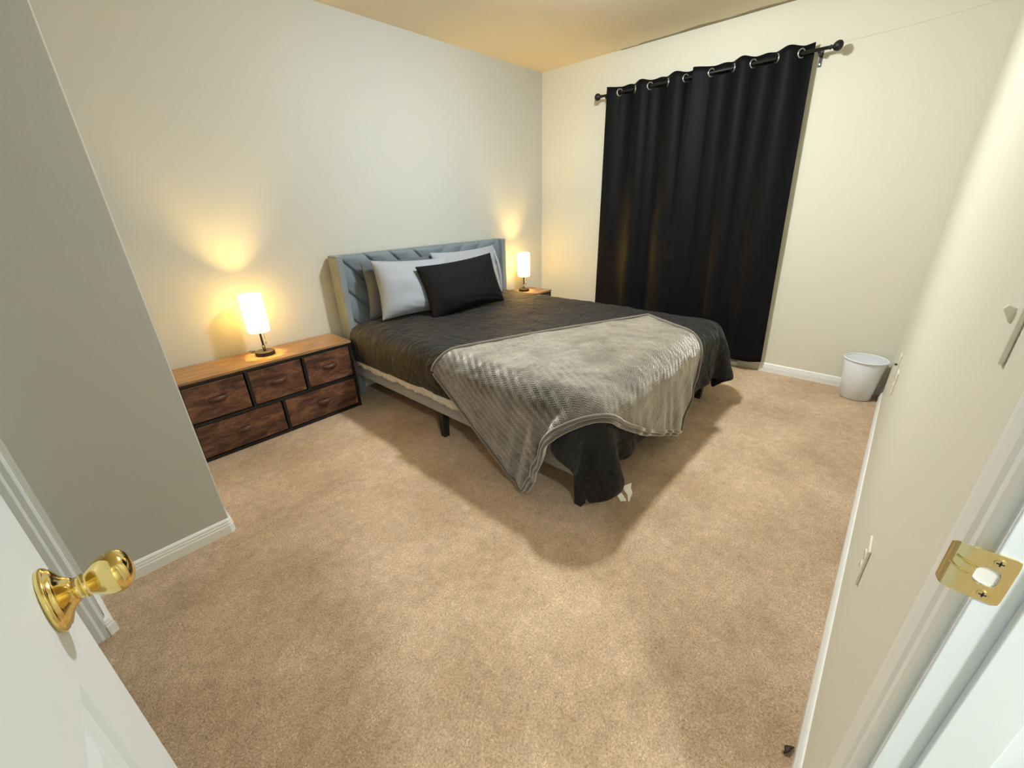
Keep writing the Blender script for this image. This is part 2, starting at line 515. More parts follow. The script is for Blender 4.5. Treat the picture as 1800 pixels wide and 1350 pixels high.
# baseboards
BB = [(0, 0), (0.012, 0), (0.0125, 0.040), (0.0105, 0.044), (0.0105, 0.052), (0.0085, 0.056), (0.0085, 0.064), (0.004, 0.071), (0, 0.073)]
bm = nb(); prism(bm, [(YR + a, z) for a, z in BB], 'x', XS + 0.012 + cw, XW - 0.0)
struct('baseboard_right', bm, M['trim'])
bm = nb(); prism(bm, [(XW - a, z) for a, z in BB], 'y', YR + 0.012, 0.655)
struct('baseboard_window', bm, M['trim'])
bm = nb()
prism(bm, [(XW - a, z) for a, z in BB], 'y', 2.20, YH - 0.012)
prism(bm, [(YH - a, z) for a, z in BB], 'x', XB + 0.012, XW)
struct('baseboard_headboard', bm, M['trim'])
def rounded_base(name, pts, close=False):
    """a baseboard swept along a plan polyline, profile grows to the right of the direction of travel"""
    bm = nb()
    P = [Vector(p) for p in pts]
    rings = []
    for i, p in enumerate(P):
        a = (P[i] - P[i - 1]).normalized() if i else (P[1] - P[0]).normalized()
        b = (P[i + 1] - P[i]).normalized() if i < len(P) - 1 else a
        na, nb_ = Vector((a.y, -a.x)), Vector((b.y, -b.x))
        nn = (na + nb_).normalized()
        k = 1 / max(0.4, nn.dot(na))
        rings.append([bm.verts.new((p.x + nn.x * o * k, p.y + nn.y * o * k, z)) for o, z in BB])
    for r1, r2 in zip(rings, rings[1:]):
        for k in range(len(BB)):
            k2 = (k + 1) % len(BB)
            bm.faces.new((r1[k], r1[k2], r2[k2], r2[k]))
    bm.faces.new(rings[0]); bm.faces.new(rings[-1][::-1])
    return struct(name, bm, M['trim'])
def arc(cx, cy, r, a0, a1, n=5):
    return [(cx + r * math.cos(math.radians(a0 + (a1 - a0) * i / n)), cy + r * math.sin(math.radians(a0 + (a1 - a0) * i / n))) for i in range(n + 1)]
rr = 0.014
rounded_base('baseboard_left', [(XJ - 0.012, YJ)] + arc(XJ - rr, YJ + rr, rr, -90, 0) + [(XJ - 0.029, YB)] + arc(XB - rr, YB + rr, rr, -90, 0) + [(XB, YH - 0.012)])

bm = nb()
prism(bm, [(XJ - 0.004 - a, YJ - o) for a, o in casing_profile(0.060)], 'z', 0, 2.07)
prism(bm, [(YJ - o, 2.01 + a) for a, o in casing_profile(0.060)], 'x', -1.20, XJ - 0.004)
prism(bm, [(-1.20 + a, YJ - o) for a, o in casing_profile(0.060)], 'z', 0, 2.07)
struct('trim_6', bm, M['door'])
struct('door_3', bx(-1.14, XJ - 0.064, YJ - 0.010, YJ + 0.004, 0.01, 2.01), M['door'], bevel=0.003)

# white track of the patio door, door frame and night-dark glass behind the curtains
d = struct('door_1', bx(XW - 0.02, XW + 0.05, 0.82, 2.08, 0.0, 0.035), M['trim'], bevel=0.003)
bm = nb()
box(bm, XW + 0.02, XW + 0.06, 0.82, 0.88, 0.035, 2.04)
box(bm, XW + 0.02, XW + 0.06, 2.02, 2.08, 0.035, 2.04)
box(bm, XW + 0.02, XW + 0.06, 1.42, 1.48, 0.035, 2.04)
box(bm, XW + 0.02, XW + 0.06, 0.88, 2.02, 1.98, 2.04)
obj('door_frame', bm, M['trim'], d)
obj('glass_pane', bx(XW + 0.036, XW + 0.044, 0.87, 2.03, 0.035, 1.99), M['glass_dark'], d)

# paint lap of the ceiling colour along the top of the window wall and the raised drywall patch
bm = nb()
ys = np.linspace(2.12, -0.1, 46)
lo, hi = [], []
for i, y in enumerate(ys):
    h = 0.020 + 0.034 * max(0, mnoise.noise(Vector((y * 3.1, 3, 0)))) + 0.010 * max(0, mnoise.noise(Vector((y * 11, 7, 0))))
    if y > 1.95: h *= 0.4
    lo.append((XW - h * 1.6, y)); hi.append((XW - 0.001, y))
prism(bm, lo + hi[::-1], 'z', HC - 0.003, HC + 0.001)
struct('trim_4', bm, M['lap'])
bm = nb()
prism(bm, [(2.155, 2.10), (2.150, 2.25), (2.145, HC), (YR, HC), (YR, 2.20), (0.3, 2.17), (1.5, 2.13)], 'x', XW - 0.003, XW + 0.001)
struct('trim_5', bm, M['wall'], bevel=0.0015)

# ------------------------------------------------------------------ ceiling lights
def ceiling_light(name, label, x, y, R, mt):
    t = thing(name, label, 'ceiling light', (x, y, HC))
    bm = nb(); lathe(bm, [(0, 0), (R + 0.035, 0), (R + 0.035, -0.03), (R + 0.012, -0.062), (0, -0.062)], (x, y, HC))
    obj('housing', bm, M['trim'], t, smooth=False)
    bm = nb(); lathe(bm, [(0, -0.118), (R * 0.38, -0.114), (R * 0.70, -0.101), (R * 0.92, -0.082), (R, -0.060)], (x, y, HC), seg=32)
    obj('diffuser', bm, mt, t, smooth=True)
ceiling_light('ceiling_light', 'white bowl ceiling light over the foot of the bed', *CEILING_LIGHT, 0.090, M['diffuser'])
ceiling_light('ceiling_light', 'white bowl ceiling light in the hall outside the doorway', -0.35, -0.95, 0.09, M['hall_diffuser'])

# ------------------------------------------------------------------ the open white door
def panel_door():
    bm = nb()
    th = 0.035
    y0, y1, z0, z1 = -0.108, YE, 0.012, 2.035
    st, mid = 0.124, 0.095
    ya = [(y0 + st, (y0 + y1) / 2 - mid / 2), ((y0 + y1) / 2 + mid / 2, y1 - st)]
    za = [(z0 + 0.21, 0.917), (1.075, 1.60), (1.70, z1 - 0.115)]
    ys_ = sorted({y0, y1, *[v for a in ya for v in a]})
    zs_ = sorted({z0, z1, *[v for a in za for v in a]})
    for xf, sgn in ((XD, 1), (XD - th, -1)):
        for i in range(len(ys_) - 1):
            for j in range(len(zs_) - 1):
                a, b, c, d_ = ys_[i], ys_[i + 1], zs_[j], zs_[j + 1]
                if (a, b) in ya and (c, d_) in za:
                    rings = []
                    for ins, dep in ((0, 0), (0.004, 0.0045), (0.012, 0.0085), (0.020, 0.0090), (0.042, 0.0035), (0.045, 0.0030)):
                        rings.append([bm.verts.new((xf - sgn * dep, yy, zz)) for yy, zz in ((a + ins, c + ins), (b - ins, c + ins), (b - ins, d_ - ins), (a + ins, d_ - ins))])
                    for r1, r2 in zip(rings, rings[1:]):
                        for k in range(4):
                            bm.faces.new((r1[k], r1[(k + 1) % 4], r2[(k + 1) % 4], r2[k]))
                    bm.faces.new(rings[-1])
                else:
                    bm.faces.new([bm.verts.new((xf, yy, zz)) for yy, zz in ((a, c), (b, c), (b, d_), (a, d_))])
    for (p, q) in (((y0, z0), (y1, z0)), ((y1, z0), (y1, z1)), ((y1, z1), (y0, z1)), ((y0, z1), (y0, z0))):
        bm.faces.new([bm.verts.new(v) for v in ((XD, *p), (XD, *q), (XD - th, *q), (XD - th, *p))])
    bmesh.ops.remove_doubles(bm, verts=bm.verts, dist=0.0001)
    return bm
door = struct('door_2', panel_door(), M['door'])
ky, kz = 0.512, 0.972
for sgn, nm in ((1, 'room'), (-1, 'back')):
    x0 = XD if sgn > 0 else XD - 0.035
    bm = nb()
    lathe(bm, [(0, 0), (0.0315, 0), (0.0325, 0.002), (0.0325, 0.004), (0.031, 0.0055), (0.0290, 0.0060), (0.0285, 0.008), (0.0245, 0.0098), (0.018, 0.0125), (0.0135, 0.017), (0.0120, 0.0190), (0, 0.0190)],
          (x0, ky, kz), 'x', 56)
    if sgn < 0:
        for v in bm.verts: v.co.x = x0 - (v.co.x - x0)
    ro = obj('rosette', bm, M['brass'], door, smooth=True)
    bm = nb()
    lathe(bm, [(0.0118, 0.016), (0.0112, 0.020), (0.0105, 0.023), (0.0120, 0.0235), (0.0122, 0.025), (0.0115, 0.0262), (0.0120, 0.028), (0.0150, 0.032), (0.0182, 0.036), (0.0208, 0.041), (0.0218, 0.046), (0.0214, 0.051), (0.0190, 0.0555), (0.0140, 0.0592), (0.007, 0.0613), (0, 0.0618)],
          (x0, ky, kz), 'x', 56)
    if sgn < 0:
        for v in bm.verts: v.co.x = x0 - (v.co.x - x0)
    obj('door_knob', bm, M['brass'], door, smooth=True)
    if sgn > 0:
        bm = nb(); lathe(bm, [(0, 0.0140), (0.0030, 0.0140), (0.0030, 0.0122), (0.0, 0.0118)], (x0, ky + 0.004, kz - 0.019), 'x', 16)
        obj('privacy_pin', bm, M['brass_dull'], ro, smooth=True)
obj('latch_plate', bx(XD - 0.030, XD - 0.005, YE - 0.001, YE + 0.0012, kz - 0.028, kz + 0.028), M['brass_dull'], door)
for z in (0.25, 1.02, 1.80):
    bm = nb(); tube(bm, [(XD + 0.004, -0.108, z - 0.045), (XD + 0.004, -0.108, z + 0.045)], 0.006)
    obj('hinge', bm, M['brass_dull'], door, smooth=True)

# brass strike plate on the right jamb
sp = thing('strike_plate', 'brass strike plate with a latch hole screwed to the white jamb', 'strike plate', (XS, YR - 0.01, 1.0))
def strike():
    bm = nb()
    zc = 0.986
    hh = 0.0262
    x0 = XS - 0.0016
    # flat part with a D-shaped hole, in (y, z)
    yb, yf = YR - 0.0145, YR + 0.016
    def outline(n):
        pts = []
        for i in range(n):
            a = 2 * PI * i / n
            pts.append((math.cos(a), math.sin(a)))
        return pts
    n = 48
    hole, outer = [], []
    cy = YR - 0.0010
    for c, s in outline(n):
        hr = (abs(c) ** 4 + abs(s) ** 4) ** -0.25
        hy = cy + c * hr * 0.0078
        hz = zc + s * hr * 0.0100
        q = (abs(c) ** 14 + abs(s) ** 14) ** (-1 / 14)
        oy = cy + c * q * (0.0145 if c < 0 else 0.0150)
        oz = zc + s * q * hh
        hole.append((hy, hz)); outer.append((oy, oz))
    x1 = XS - 0.0002
    L4 = [[bm.verts.new((xx, y, z)) for y, z in pts] for xx, pts in ((x0, hole), (x0, outer), (x1, outer), (x1, hole))]
    for A, B in ((L4[0], L4[1]), (L4[1], L4[2]), (L4[2], L4[3]), (L4[3], L4[0])):
        for i in range(n):
            bm.faces.new((A[i], A[(i + 1) % n], B[(i + 1) % n], B[i]))
    # lip that bends round the jamb edge towards the room
    ye = cy + 0.0150
    prev = None
    for k in range(9):
        t = k / 8
        yy = ye + 0.0125 * math.sin(t * 1.25) / 1.0
        xx = x0 + 0.0085 * (1 - math.cos(t * 1.35))
        h = hh * (1 - 0.10 * t ** 2) if k < 6 else hh * (0.94 - 0.07 * (k - 5) ** 1.3 / 2)
        ring = [bm.verts.new((xx, yy, zc + h * s)) for s in (-1, -0.6, -0.2, 0.2, 0.6, 1)]
        if prev:
            for a in range(5):
                bm.faces.new((prev[a], prev[a + 1], ring[a + 1], ring[a]))
        prev = ring
    return bm
o = obj('plate', strike(), M['brass_dull'], sp, smooth=False)
sd = o.modifiers.new('thick', 'SOLIDIFY'); sd.thickness = 0.0006; sd.offset = 0
bm = nb(); lathe(bm, [(0, 0.0009), (0.0085, 0.0009), (0.0085, 0.0)], (XS - 0.0010, YR - 0.001, 0.986), 'x', 20)
obj('latch_hole', bm, M['trim'], sp)
for zz in (-0.0185, 0.0185):
    bm = nb(); lathe(bm, [(0, -0.0019), (0.0036, -0.0019), (0.0040, -0.0012), (0.0040, 0)], (XS - 0.0014, YR - 0.004, 0.986 + zz), 'x', 20)
    s = obj('screw', bm, M['brass_dull'], sp)
    bm = nb()
    box(bm, XS - 0.0036, XS - 0.0032, YR - 0.0065, YR - 0.0015, 0.986 + zz - 0.0006, 0.986 + zz + 0.0006)
    box(bm, XS - 0.0036, XS - 0.0032, YR - 0.0046, YR - 0.0034, 0.986 + zz - 0.0025, 0.986 + zz + 0.0025)
    obj('screw_slot', bm, M['slot'], s)
bm = nb()
tube(bm, [(XS - 0.0024, YR + 0.0065, 0.9925), (XS - 0.0024, YR + 0.0140, 0.9955), (XS - 0.0016, YR + 0.0215, 0.9975)], [0.0005, 0.0011, 0.0005], 6)
tube(bm, [(XS - 0.0024, YR + 0.0095, 0.9830), (XS - 0.0024, YR + 0.0165, 0.9850), (XS - 0.0010, YR + 0.0240, 0.9890)], [0.0004, 0.0008, 0.0004], 6)
obj('cut_line', bm, M['screw'], sp)

# wall plates on the right wall
def wall_plate(name, label, x0, x1, z0, z1, kind_, cat, group=None):
    t = thing(name, label, cat, ((x0 + x1) / 2, YR, (z0 + z1) / 2), group)
    obj('plate', bx(x0, x1, YR, YR + 0.006, z0, z1), M['plate'], t, bevel=0.0025)
    xc, zc = (x0 + x1) / 2, (z0 + z1) / 2
    if kind_ == 'outlet':
        for s in (-1, 1):
            bm = nb(); lathe(bm, [(0, 0.0078), (0.0150, 0.0078), (0.0165, 0.006), (0.0165, 0.004)], (xc, YR, zc + s * 0.0195), 'y', 28, scale=(0.85, 1))
            f = obj('receptacle', bm, M['plate'], t)
            bm = nb()
            box(bm, xc - 0.0070, xc - 0.0052, YR + 0.0077, YR + 0.0082, zc + s * 0.0195 - 0.002, zc + s * 0.0195 + 0.006)
            box(bm, xc + 0.0052, xc + 0.0070, YR + 0.0077, YR + 0.0082, zc + s * 0.0195 - 0.002, zc + s * 0.0195 + 0.006)
            obj('slots', bm, M['slot'], f)
    elif kind_ == 'switch':
        bm = nb(); prism(bm, [(YR + 0.005, zc - 0.011), (YR + 0.008, zc - 0.011), (YR + 0.017, zc + 0.006), (YR + 0.014, zc + 0.011), (YR + 0.005, zc + 0.008)], 'x', xc - 0.005, xc + 0.005)
        obj('toggle', bm, M['plate'], t, bevel=0.001)
    else:
        bm = nb(); lathe(bm, [(0.0062, 0.005), (0.0062, 0.010), (0.0045, 0.010), (0.0045, 0.018), (0, 0.018)], (xc, YR, zc), 'y', 16)
        obj('coax_jack', bm, M['slot'], t)
wall_plate('power_outlet', 'ivory double outlet low on the right wall, nearest the doorway', 1.150, 1.225, 0.375, 0.490, 'outlet', 'outlet')
wall_plate('power_outlet', 'ivory outlet low on the right wall by the white bin, nearer of the two', 2.590, 2.665, 0.395, 0.510, 'outlet', 'outlet')
wall_plate('cable_plate', 'ivory plate with a dark cable jack beside the white bin', 2.850, 2.925, 0.410, 0.525, 'coax', 'wall plate')
wall_plate('light_switch', 'ivory toggle light switch on the right wall beside the door casing', 0.757, 0.829, 1.104, 1.218, 'switch', 'light switch')

# little dark scrap by the baseboard
bm = nb()
tube(bm, [(0.874, -0.092, 0.004), (0.884, -0.098, 0.008), (0.896, -0.101, 0.006), (0.905, -0.109, 0.004)], [0.002, 0.0045, 0.005, 0.002], 8)
tube(bm, [(0.880, -0.094, 0.008), (0.888, -0.091, 0.010), (0.897, -0.096, 0.008)], [0.001, 0.0025, 0.001], 8)
tag(obj('dark_scrap', bm, M['scrap'], smooth=True, origin=(0.89, -0.10, 0)), 'tiny dark brown scrap on the carpet against the right baseboard', 'scrap')

# ------------------------------------------------------------------ curtain rod and curtains
RX, RZ = XW - 0.085, 2.130
rod = thing('curtain_rod', 'black metal curtain rod with ball ends above the black curtains', 'curtain rod', (XW, 1.42, RZ))
bm = nb(); tube(bm, [(RX, 2.225, RZ), (RX, 0.655, RZ)], 0.0095, 16)
obj('pole', bm, M['black_metal'], rod, smooth=True)
for ye, s in ((2.225, 1), (0.655, -1)):
    bm = nb()
    prof = [(0.0095, 0), (0.0095, 0.006), (0.013, 0.008), (0.013, 0.012), (0.008, 0.016), (0.011, 0.021), (0.020, 0.028), (0.0265, 0.040), (0.0275, 0.050), (0.0235, 0.062), (0.013, 0.070), (0, 0.073)]
    lathe(bm, [(r, h * s) for r, h in prof], (RX, ye, RZ), 'y', 24)
    obj('finial', bm, M['black_metal'], rod, smooth=True)
for yb_ in (2.19, 1.452, 0.700):
    bm = nb()
    box(bm, XW - 0.005, XW, yb_ - 0.009, yb_ + 0.009, RZ - 0.075, RZ + 0.010)
    box(bm, RX, XW - 0.003, yb_ - 0.005, yb_ + 0.005, RZ - 0.024, RZ - 0.012)
    tube(bm, [(RX, yb_ - 0.007, RZ - 0.013), (RX, yb_ + 0.007, RZ - 0.013)], 0.007, 12)
    br = obj('bracket', bm, M['black_metal'], rod)
    bm = nb(); tube(bm, [(XW - 0.003, yb_, RZ - 0.062), (XW - 0.008, yb_, RZ - 0.062)], 0.004, 10)
    obj('screw', bm, M['nickel'], br)

def curtain(name, label, rings, yL, yR, yLb, yRb, zb, seed, curl=None):
    """rings: y of the grommets along the rod, first one reached by fabric lying in FRONT of the rod"""
    t = thing(name, label, 'curtain', (RX, (yL + yR) / 2, zb), 'black grommet curtains over the patio door')
    knots = [yL] + rings
    # phase: fabric offset in x = -A*cos like wave with zero crossing at every ring, front before ring 0
    def phase(y):
        ks = [yL + (yL - rings[0]) * 0.0] + rings + [yR]
        # linear interpolation of phase: yL -> 0.15pi, ring k -> pi*(k+0.5)
        ph = [0.5 * PI - (yL - rings[0]) / 0.065 * 0.5 * PI * 0.5] + [PI * (k + 0.5) for k in range(len(rings))]
        ph.append(ph[-1] + 0.5 * PI * min(1.0, abs(rings[-1] - yR) / 0.06) if abs(rings[-1] - yR) > 1e-3 else ph[-1])
        return float(np.interp(-y, [-k for k in ks], ph))
    n, mm = 170, 60
    P = np.zeros((n, mm, 3)); uv = np.zeros((n, mm, 2))
    ztop = RZ + 0.045
    for i in range(n):
        u = i / (n - 1)
        y = yL + (yR - yL) * u
        c = math.cos(phase(y) - PI / 2 * 0)          # +1 at phase 0
        wv = math.sin(phase(y) + PI / 2)               # front lobes where positive
        for j in range(mm):
            v = j / (mm - 1)
            z = ztop + (zb - ztop) * v
            yy = y * (1 - v) + (yLb + (yRb - yLb) * u) * v
            # folds soften and shift as they fall
            A = 0.034 * (1 - 0.35 * v)
            drift = 0.35 * v * math.sin(u * 9 + seed)
            wave = math.sin(phase(y) + PI / 2 + drift)
            broad = 0.018 * v * math.sin(u * 7.3 + seed * 2.1 + v * 1.2) + 0.010 * v * mnoise.noise(Vector((u * 6, v * 2.5, seed)))
            x = RX - A * (abs(wave) ** 0.8) * (1 if wave > 0 else -1) + broad
            if curl and v > curl[0]:
                # crumpled inner edge low down
                k = max(0, (u - 0.80) / 0.20)
                x += -0.030 * k * min(1, (v - curl[0]) * 8) + 0.022 * k * mnoise.noise(Vector((u * 9, v * 34, 5)))
                yy += 0.010 * k * mnoise.noise(Vector((v * 22, 2, 1)))
            x = min(x, XW - 0.010)
            sag = 0.006 * math.cos(phase(y) * 2) * (1 - v) ** 8
            P[i, j] = (x, yy, z + sag + (0.012 * mnoise.noise(Vector((u * 5, seed, 3))) if v > 0.97 else 0))
            uv[i, j] = (u, v)
    o = obj('curtain_panel', grid_bm(P, uv), M['curtain'], t, kind='keep')
    s = o.modifiers.new('thick', 'SOLIDIFY'); s.thickness = 0.0025; s.offset = 0
    for k, y in enumerate(rings):
        # ring plane is across the cloth, which here runs diagonally through the rod line
        sl = 1 if k % 2 == 0 else -1
        tang = Vector((0.80 * sl, -0.60, 0)).normalized()     # cloth direction at the crossing
        nrm = Vector((tang.y, -tang.x, 0))
        up = Vector((0, 0, 1))
        pts = [Vector((RX, y, RZ)) + (tang * math.cos(a) + up * math.sin(a)) * 0.0235 for a in [2 * PI * q / 28 for q in range(28)]]
        bm = nb(); tube(bm, pts, 0.0048, 8, closed=True)
        obj('grommet', bm, M['nickel'], t, smooth=True)
    return t
curtain('curtain', 'left black blackout curtain hanging nearest the room corner, behind the bed', [2.062, 1.926, 1.799, 1.657, 1.521], 2.166, 1.452, 2.180, 1.400, 0.06, 1.0, curl=(0.50,))
curtain('curtain', 'right black blackout curtain, its lower edge showing beside the baseboard', [1.339, 1.193, 1.070, 0.930, 0.796], 1.462, 0.735, 1.425, 0.640, 0.085, 2.3)

# ------------------------------------------------------------------ bed
bed = thing('bed', 'queen bed frame with blue-grey velvet wing headboard and low grey rails', 'bed', (2.11, 1.85, 0))
BX0, BX1, BY0, BY1 = 1.285, 2.935, 0.775, 2.84
HX0, HX1, HXC = 1.300, 2.955, 2.115
for s, (a, b) in (('L', (HX0, HX0 + 0.048)), ('R', (HX1 - 0.048, HX1))):
    obj('headboard_wing', bx(a, b, 2.795, 2.925, 0.0, 1.020), M['wing'], bed, bevel=0.010)
# quilted panel
nx, nz = 300, 110
P = np.zeros((nx, nz, 3)); uv = np.zeros((nx, nz, 2))
for i in range(nx):
    for j in range(nz):
        x = HX0 + 0.046 + (HX1 - HX0 - 0.092) * i / (nx - 1)
        z = 0.42 + (1.018 - 0.42) * j / (nz - 1)
        dd = abs(x - HXC)
        t_ = ((z - dd) - 0.025) / 0.205
        dist = abs(t_ - round(t_)) * 0.205 / 1.414
        y = 2.850 + 0.013 * math.exp(-(dist / 0.006) ** 2) - 0.016 * min(1, dist / 0.06) ** 0.6
        e = (1.018 - z)
        if e < 0.030: y += 0.020 * (1 - e / 0.030) ** 2
        P[i, j] = (x, y, z); uv[i, j] = (x, z)
hp = obj('headboard_panel', grid_bm(P, uv), M['head'], bed, kind='keep')
s = hp.modifiers.new('thick', 'SOLIDIFY'); s.thickness = 0.04; s.offset = -1
bm = nb(); box(bm, HX0 + 0.046, HX1 - 0.046, 2.885, 2.925, 0.30, 1.018)
obj('headboard_back', bm, M['wing'], bed, bevel=0.006)
def rail(x0, x1, y0, y1):
    return bx(x0, x1, y0, y1, 0.185, 0.325)
obj('side_rail', rail(BX0, BX0 + 0.035, BY0, 2.80), M['rail'], bed, bevel=0.008)
obj('side_rail', rail(BX1 - 0.035, BX1, BY0, 2.80), M['rail'], bed, bevel=0.008)
obj('foot_rail', rail(BX0 + 0.035, BX1 - 0.035, BY0, BY0 + 0.035), M['rail'], bed, bevel=0.008)
bm = nb()
for k in range(12):
    box(bm, BX0 + 0.036, BX1 - 0.036, 0.86 + k * 0.16, 0.93 + k * 0.16, 0.215, 0.235)
obj('slats', bm, M['black_leg'], bed)
for x, y in ((BX0 + 0.055, 0.838), (BX1 - 0.09, 0.838), (BX0 + 0.045, 1.825), (BX1 - 0.055, 1.825), (2.11, 0.90), (2.11, 1.825)):
    bm = nb()
    hh = 0.026
    a = [bm.verts.new((x + sx * hh, y + sy * hh, 0.20)) for sx, sy in ((-1, -1), (1, -1), (1, 1), (-1, 1))]
    b = [bm.verts.new((x + sx * hh * 0.72, y + sy * hh * 0.72, 0.0)) for sx, sy in ((-1, -1), (1, -1), (1, 1), (-1, 1))]
    bm.faces.new(a); bm.faces.new(b[::-1])
    for k in range(4):
        bm.faces.new((a[k], a[(k + 1) % 4], b[(k + 1) % 4], b[k]))
    obj('leg', bm, M['black_leg'], bed, bevel=0.002)

mt_ = obj('mattress', bx(BX0 + 0.04, BX1 - 0.04, 0.82, 2.835, 0.236, 0.520), M['sheet'], bevel=0.05, origin=(2.11, 1.83, 0.236))
tag(mt_, 'thick mattress on the bed frame, hidden under the black comforter', 'mattress')

# rumpled cream sheet spilling between mattress and rail on the left side
n, mm = 150, 16
P = np.zeros((n, mm, 3)); uv = np.zeros((n, mm, 2))
for i in range(n):
    u = i / (n - 1)
    y = 2.70 - 1.36 * u
    low = 0.272 + 0.020 * mnoise.noise(Vector((u * 9, 0, 0))) + 0.008 * mnoise.noise(Vector((u * 30, 0, 0)))
    for j in range(mm):
        v = j / (mm - 1)
        z = 0.47 + (low - 0.47) * v
        x = 1.318 - 0.052 * min(1, v * 1.9) + 0.014 * mnoise.noise(Vector((u * 26, v * 2.4, 2))) * v + 0.008 * mnoise.noise(Vector((u * 60, v * 6, 7))) * v
        P[i, j] = (x, y, z); uv[i, j] = (u * 1.8, v * 0.2)
sh = obj('bed_sheet', grid_bm(P, uv), M['sheet'], kind='keep', origin=(1.29, 1.8, 0.33))
s = sh.modifiers.new('thick', 'SOLIDIFY'); s.thickness = 0.004; s.offset = 0
tag(sh, 'rumpled cream sheet edge spilling over the left bed rail below the comforter', 'bed sheet')

# ------------------------------------------------------------------ cloth draping (position-based, runs once here)
BOXC = np.array([(BX0 + BX1) / 2, (BY0 + 2.90) / 2, 0.36]); BOXB = np.array([(BX1 - BX0) / 2, (2.90 - BY0) / 2, 0.175])
def box_push(P, th, r=0.075):
    q = np.abs(P - BOXC) - (BOXB - r)
    sg = np.sign(P - BOXC)
    qm = np.maximum(q, 0)
    ln = np.linalg.norm(qm, axis=-1)
    mx = q.max(axis=-1)
    dist = ln + np.minimum(mx, 0) - r
    out = ln > 1e-9
    nrm = np.zeros_like(P)
    nrm[out] = (qm / np.maximum(ln, 1e-9)[..., None])[out]
    am = q.argmax(axis=-1)
    ins = ~out
    idx = np.where(ins)
    nrm[idx[0], idx[1], am[idx]] = 1
    nrm = nrm * np.where(sg == 0, 1, sg)
    pen = th - dist
    hit = pen > 0
    return P + nrm * np.where(hit, pen, 0)[..., None], hit, nrm

def drape(P, steps, iters, th, fric, bend=0.15, extra=None, grav=9.8, floor=0.012, damp=0.97, squeeze=1.0, noise_amp=0.0):
    n, m_ = P.shape[:2]
    def mkcons(di, dj, par):
        I, J = np.meshgrid(np.arange(n), np.arange(m_), indexing='ij')
        ok = (I + di < n) & (J + dj < m_) & (J + dj >= 0)
        if di: ok &= ((I // di) % 2 == par)
        else: ok &= ((J // dj) % 2 == par)
        a = (I[ok], J[ok]); b = (I[ok] + di, J[ok] + dj)
        L = np.linalg.norm(P[a] - P[b], axis=-1)
        return a, b, L
    cons = []
    for di, dj, k in ((1, 0, 1.0), (0, 1, 1.0), (1, 1, 0.6), (1, -1, 0.6), (2, 0, bend), (0, 2, bend)):
        for par in (0, 1):
            cons.append((*mkcons(di, dj, par), k))
    X = P.copy(); V = np.zeros_like(X); dt = 1 / 60
    rng = np.random.RandomState(3)
    mid = X.mean(axis=(0, 1)); X = mid + (X - mid) * np.array([squeeze, squeeze, 1.0])
    X = X + rng.randn(*X.shape) * noise_amp
    for st in range(steps):
        V[..., 2] -= grav * dt
        Xp = X.copy()
        X = X + V * dt
        for it in range(iters):
            for a, b, L, k in cons:
                d_ = X[b] - X[a]
                l = np.linalg.norm(d_, axis=-1)
                c_ = ((l - L) / np.maximum(l, 1e-9) * 0.5 * k)[:, None] * d_
                X[a] += c_; X[b] -= c_
            X2, hit, nrm = box_push(X, th)
            dX = X2 - Xp
            tn = dX - nrm * np.sum(dX * nrm, axis=-1, keepdims=True)
            fr = np.where(hit, fric, 0)[..., None]
            X = X2 - tn * fr
            fl = X[..., 2] < floor
            X[..., 2] = np.where(fl, floor, X[..., 2])
        if extra is not None:
            X = extra(X, Xp)
        V = (X - Xp) / dt * damp
        sp_ = np.linalg.norm(V, axis=-1, keepdims=True)
        V *= np.minimum(1, 2.5 / np.maximum(sp_, 1e-6))
    return X

def normals(P):
    du = np.gradient(P, axis=0); dv = np.gradient(P, axis=1)
    nn = np.cross(du, dv)
    nn /= np.maximum(np.linalg.norm(nn, axis=-1, keepdims=True), 1e-9)
    return nn

def flat(cx, cy, ang, su, sv, nu, nv, z):
    u = np.linspace(0, su, nu); v = np.linspace(0, sv, nv)
    U_, V_ = np.meshgrid(u, v, indexing='ij')
    c, s_ = math.cos(ang), math.sin(ang)
    P = np.stack([cx + U_ * c - V_ * s_, cy + U_ * s_ + V_ * c, np.full_like(U_, z)], -1)
    return P, np.stack([U_, V_], -1)

# comforter: u runs across the bed to the right, v from the foot to the head
CP, CUV = flat(1.105, 0.465, math.radians(0.6), 2.06, 2.28, 50, 52, 0.585)
CP = drape(CP, 110, 8, 0.012, 0.35, bend=0.22, squeeze=0.975, noise_amp=0.003)
comf = obj('comforter', grid_bm(CP, CUV), M['comforter'], kind='keep', subsurf=2, origin=(2.11, 1.7, 0.54))
s = comf.modifiers.new('thick', 'SOLIDIFY'); s.thickness = 0.022; s.offset = 1
comf.modifiers.move(1, 0)
tx = bpy.data.textures.new('rumples', 'CLOUDS'); tx.noise_scale = 0.16; tx.noise_depth = 3
dm = comf.modifiers.new('rumple', 'DISPLACE'); dm.texture = tx; dm.strength = 0.022; dm.mid_level = 0.5; dm.texture_coords = 'LOCAL'
tag(comf, 'black quilted comforter spread over the bed, hanging down the sides and foot', 'comforter')
